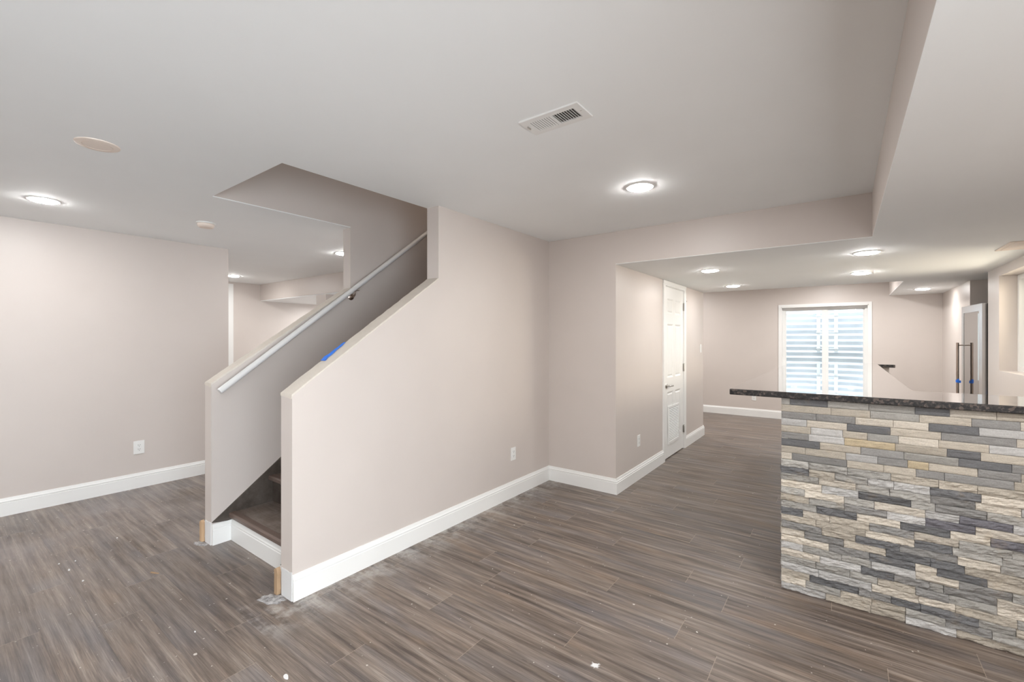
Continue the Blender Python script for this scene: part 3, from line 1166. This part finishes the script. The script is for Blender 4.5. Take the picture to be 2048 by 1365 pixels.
def frame_x(m, y0, y1, z0, z1, w_, x0, x1):
    m.box(x0, x1, y0, y1, z1 - w_, z1)
    m.box(x0, x1, y0, y1, z0, z0 + w_)
    m.box(x0, x1, y0, y0 + w_, z0 + w_, z1 - w_)
    m.box(x0, x1, y1 - w_, y1, z0 + w_, z1 - w_)


frame_x(m, RY0, RY1, RZ0, RZ1, .045, XW, XW + .07)
m.build('window_frame', 'white_plastic', win)
ymid = (RY0 + RY1) / 2
for (y0, y1, xx) in ((RY0 + .035, ymid + .025, XW + .012), (ymid - .025, RY1 - .035, XW + .040)):
    m = MB()
    frame_x(m, y0, y1, RZ0 + .035, RZ1 - .035, .040, xx, xx + .026)
    s = m.build('sash', 'white_plastic', win, bevel=.003)
    MB().box(xx + .011, xx + .015, y0 + .038, y1 - .038, RZ0 + .073, RZ1 - .073).build('pane', 'window_glass', s)
well2 = thing('window_well', (2.0, 5.5, .8), 'pale window well wall outside the side window at right', 'window well')
MB().box(XR + 1.0, XR + 1.06, 4.3, 6.4, .8, 2.6).box(XR + .25, XR + 1.0, 4.3, 4.36, .8, 2.6).box(XR + .25, XR + 1.0, 6.34, 6.4, .8, 2.6).build('liner', 'warm_plastic', well2)
MB().box(XR + .25, XR + 1.0, 4.36, 6.34, .8, .9).build('gravel_bed', 'gravel', well2)

# ------------------------------------------------------------------ tall beverage fridge in the niche
fz = 1.788
fr_ = thing('beverage_fridge', (XR + .3, 6.95, 0), 'tall stainless beverage fridge with glass door built into the right wall niche', 'fridge')
MB().box(1.215, 1.85, 6.575, 7.325, .02, fz - .004).build('cabinet', 'black_plastic', fr_, bevel=.004)
MB().box(1.20, 1.215, 6.58, 7.32, .0, .10).build('kick_plate', 'black_plastic', fr_)
# the door is ajar by a hair: hinge side near the viewer
hx, hy = 1.139, 6.585
ux, uy = (1.098 - hx), (7.315 - hy)
L_ = math.hypot(ux, uy)
ux, uy = ux / L_, uy / L_
nx, ny = uy, -ux      # outward into the cabinet is +n


def dbox(m, s0, s1, d0, d1, z0, z1):
    """box along the door: s along the width, d depth behind the front face"""
    vs = []
    for z in (z0, z1):
        for (s, d) in ((s0, d0), (s1, d0), (s1, d1), (s0, d1)):
            vs.append((hx + ux * s + nx * d, hy + uy * s + ny * d, z))
    return m.add(vs, [(0, 1, 2, 3), (7, 6, 5, 4), (0, 4, 5, 1), (1, 5, 6, 2), (2, 6, 7, 3), (3, 7, 4, 0)])


m = MB()
dbox(m, 0, .10, 0, .036, .12, fz)
dbox(m, L_ - .075, L_, 0, .036, .12, fz)
dbox(m, .10, L_ - .075, 0, .036, fz - .075, fz)
dbox(m, .10, L_ - .075, 0, .036, .12, .20)
dr = m.build('door_frame', 'stainless', fr_)
gl = dbox(MB(), .10, L_ - .075, .004, .014, .20, fz - .075).build('glass_pane', 'smoked_glass', dr)
dbox(MB(), .001, L_ - .01, .036, .062, .13, fz - .003).build('gasket', 'black_plastic', dr)
flm = MB()
dbox(flm, .10, .150, .002, .0035, .98, fz - .10)
flm.build('protective_film', 'film', dr)
hnd = MB()
s_ = L_ - .10


def dpt(s, d, z):
    return (hx + ux * s + nx * d, hy + uy * s + ny * d, z)


hnd.tube([dpt(s_, -.055, .55), dpt(s_, -.055, 1.375)], .0125, 18)
for z_ in (.60, 1.345):
    hnd.tube([dpt(s_, -.055, z_), dpt(s_, .001, z_)], .006, 12)
h = auto_smooth(hnd.build('handle', 'brushed_bronze', fr_), .8)
h['label'] = 'long bronze toned bar handle'
m = MB()
px = dpt(s_, -.055, .93)
m.tube([(px[0], px[1], .915), (px[0], px[1], .945)], .0155, 14)
m.box(px[0] - .004, px[0] + .026, px[1] - .02, px[1] - .015, .912, .94)
m.box(px[0] - .006, px[0] + .010, px[1] - .03, px[1] - .022, .925, .958)
tag(m.build('tape_wrap', 'blue_tape', loc=px), 'blue tape wrapped around the fridge handle', 'tape')
m = MB()
m.prism([(6.560, .80), (6.575, .80), (6.575, .885), (6.568, .892), (6.560, .87)], 'x', 1.190, 1.225)
tag(m.build('tape_strip', 'blue_tape', loc=(1.2, 6.57, .80)), 'blue tape on the lower corner of the fridge body', 'tape')

# ------------------------------------------------------------------ bar
bar = thing('bar', (0, 3.2, 0), 'L shaped bar base faced with stacked grey and cream ledger stone', 'bar')
YS = 2.958
ZT = 1.085
BX0, BX1 = -0.289, XR - .002
m = MB()
m.box(BX0 + .02, BX1, YS + .030, YS + .15, 0, ZT - .002)
m.box(BX0 + .02, BX0 + .16, YS + .15, 7.05, 0, ZT - .002)
m.box(BX0 + .16, .42, 6.80, 7.05, 0, ZT - .002)
m.build('knee_wall', 'wall_paint', bar)
m = MB()
m.box(BX0 + .162, .285, YS + .16, 6.79, .10, ZT - .035)
m.box(.285, BX1, YS + .151, YS + .42, .10, ZT - .035)
m.build('back_cabinets', 'cabinet_white', bar)

PAL = {'dark': (112, 113, 115), 'mid': (144, 143, 141), 'grey': (170, 168, 163), 'beige': (188, 180, 167), 'cream': (212, 204, 191), 'tan': (206, 190, 160), 'purple': (120, 119, 126), 'lgrey': (194, 193, 191)}
FORCED = [(-0.247, -0.073, 0, 'dark'), (0.28, 0.404, 0, 'dark'), (-0.279, -0.124, 2, 'mid'), (-0.124, 0.046, 2, 'mid'), (0.011, 0.187, 3, 'dark'), (0.33, 0.502, 2, 'dark'),
          (-0.279, -0.108, 6, 'dark'), (0.478, 0.632, 1, 'mid'), (-0.237, 0.011, 8, 'mid'), (0.434, 0.606, 6, 'dark'), (0.068, 0.239, 6, 'mid'), (0.284, 0.386, 8, 'mid'),
          (0.334, 0.508, 10, 'dark'), (0.059, 0.265, 12, 'dark'), (0.336, 0.49, 11, 'mid'), (-0.121, 0.052, 15, 'dark'), (0.0, 0.173, 14, 'mid'), (0.353, 0.527, 12, 'mid'),
          (-0.279, -0.185, 16, 'dark'), (0.104, 0.276, 16, 'mid'), (0.318, 0.49, 14, 'purple'), (0.437, 0.609, 13, 'purple'), (-0.178, -0.003, 19, 'mid'), (0.047, 0.222, 18, 'dark'),
          (0.538, 0.69, 15, 'purple'), (0.278, 0.413, 17, 'dark'), (0.17, 0.326, 19, 'dark'), (-0.185, -0.013, 21, 'grey'), (0.335, 0.454, 19, 'dark'), (0.104, 0.28, 20, 'dark'),
          (0.359, 0.529, 20, 'dark'), (0.07, 0.201, 22, 'dark'), (0.201, 0.332, 22, 'mid'), (-0.154, 0.029, 25, 'dark'), (0.435, 0.607, 21, 'mid'), (0.382, 0.559, 22, 'mid'),
          (0.06, 0.189, 25, 'mid'), (0.30, 0.50, 25, 'dark'), (0.388, 0.543, 26, 'mid'), (0.189, 0.276, 25, 'dark'), (0.0, 0.206, 5, 'tan'), (0.253, 0.33, 7, 'tan'),
          (-0.279, -0.099, 12, 'cream'), (-0.177, -0.001, 13, 'cream'), (0.282, 0.434, 21, 'cream'), (0.052, 0.225, 15, 'cream'), (0.56, 0.68, 23, 'cream')]
NR = 28
RH = ZT / NR
rs = random.Random(11)
stones = []
for r in range(NR):
    segs = sorted([(a, b, k) for a, b, rr, k in FORCED if rr == r])
    x = BX0
    out = []
    stops = segs + [(BX1, BX1, None)]
    for a, b, k in stops:
        a = max(a, x)
        gap = a - x
        if gap > .035:
            n = max(1, round(gap / rs.uniform(.13, .21)))
            cuts = [x + gap * (i + (rs.uniform(-.22, .22) if 0 < i < n else 0)) / n for i in range(n + 1)]
            for i in range(n):
                kk = rs.choices(['beige', 'cream', 'grey', 'lgrey', 'mid', 'tan', 'dark'], [30, 22, 24, 22, 8, .5, 2 if cuts[i] < .65 else 14])[0]
                out.append([cuts[i], cuts[i + 1], kk])
        elif gap > 0 and out:
            out[-1][1] = a
        elif gap > 0:
            a = x
        if k:
            out.append([a, max(b, a + .05), k])
            x = max(b, a + .05)
    out[-1][1] = BX1
    for a, b, k in out:
        stones.append((a, b, ZT - RH * (r + 1), ZT - RH * r, k, r))


def stone_block(vs, fs, cols, a, b, z0, z1, k, r, seed, origin, uax, nax):
    """one split stone: a along the wall, protruding along nax"""
    base = PAL[k]
    j = 1 + rs.uniform(-.07, .07)
    cc = tuple(min(1.0, lin(min(255, c_ * j))) for c_ in base)
    nu = max(3, int((b - a) / .009))
    nv = 6
    g = .0007
    smooth_row = r < 9
    amp = .0018 if smooth_row else .0078
    prot = rs.uniform(.000, .005) + (.0 if smooth_row else rs.uniform(0, .006))
    tilt = rs.uniform(-.003, .003)
    o = len(vs)
    for iv in range(nv + 1):
        tv = iv / nv
        for iu in range(nu + 1):
            tu = iu / nu
            u = a + g + (b - a - 2 * g) * tu
            z = z0 + g + (z1 - z0 - 2 * g) * tv
            edge = min(min(tu, 1 - tu) * nu, 1) * min(min(tv, 1 - tv) * nv, 1)
            h = .010 + prot + tilt * (tv - .5) * 2
            h += amp * (noise.noise(Vector((u * 18, z * 55, seed * 3.1))) + .6 * noise.noise(Vector((u * 60, z * 120, seed)))
                        + (.5 * abs(noise.noise(Vector((u * 30 + z * 40, z * 90, seed + 7)))) if not smooth_row else 0))
            h -= (1 - edge) * .0022
            p = origin + uax * u + nax * h
            vs.append((p.x, p.y, z))
    for iv in range(nv):
        for iu in range(nu):
            q = o + iv * (nu + 1) + iu
            fs.append((q, q + 1, q + nu + 2, q + nu + 1))
            cols.append(cc)
    # back ring and sides
    loop = [o + i for i in range(nu + 1)] + [o + iv * (nu + 1) + nu for iv in range(1, nv + 1)] + [o + nv * (nu + 1) + i for i in range(nu - 1, -1, -1)] + [o + iv * (nu + 1) for iv in range(nv - 1, 0, -1)]
    s = len(vs)
    for q in loop:
        x_, y_, z_ = vs[q]
        p = Vector((x_, y_, 0)) - origin
        u = p.dot(uax)
        p2 = origin + uax * u - nax * .018
        vs.append((p2.x, p2.y, z_))
    n = len(loop)
    for i in range(n):
        fs.append((loop[i], s + i, s + (i + 1) % n, loop[(i + 1) % n]))
        cols.append(cc)


def build_stone(stn, origin, uax, nax, name):
    vs, fs, cols = [], [], []
    for i, (a, b, z0, z1, k, r) in enumerate(stn):
        stone_block(vs, fs, cols, a, b, max(z0, .001), z1, k, r, i * 1.37, origin, uax, nax)
    me = bpy.data.meshes.new(name)
    off = Vector(bar.location)
    me.from_pydata([tuple(Vector(v) - off) for v in vs], [], fs)
    at = me.attributes.new('tone', 'FLOAT_COLOR', 'FACE')
    for i, c_ in enumerate(cols):
        at.data[i].color = (*c_, 1)
    me.materials.append(M['ledger_stone'])
    o = bpy.data.objects.new(name, me)
    COL.objects.link(o)
    o.parent = bar
    return o


build_stone(stones, Vector((0, YS + .012, 0)), Vector((1, 0, 0)), Vector((0, -1, 0)), 'stone_facing')
# mortar coloured corner strip and side returns on the left of the bar
side = []
for r in range(NR):
    x = 0.0
    while x < 4.05:
        w_ = rs.uniform(.11, .26)
        e = min(4.09, x + w_)
        if 4.09 - e < .06:
            e = 4.09
        side.append((x, e, ZT - RH * (r + 1), ZT - RH * r, rs.choices(['beige', 'cream', 'grey', 'lgrey', 'mid', 'dark'], [30, 26, 20, 18, 10, 12])[0], r))
        x = e
        if e >= 4.09:
            break
random.seed(3)
build_stone(side, Vector((BX0 + .014, YS + .004, 0)), Vector((0, 1, 0)), Vector((-1, 0, 0)), 'stone_side_facing')

# countertop
poly = [(-.554, 2.930), (XR - .002, 2.930), (XR - .002, 3.437), (.316, 3.437), (.316, 6.75), (.470, 6.75), (.470, 7.06), (-.554, 7.06)]
m = MB().prism(poly, 'z', ZT, 1.120)
ct = m.build('countertop', 'granite', loc=(0, 3.2, ZT), bevel=.0045)
ct.data.materials.append(M['granite_edge'])
for pl in ct.data.polygons:
    if pl.normal.z < .3:
        pl.material_index = 1
tag(ct, 'polished dark granite countertop on the stone bar', 'countertop')
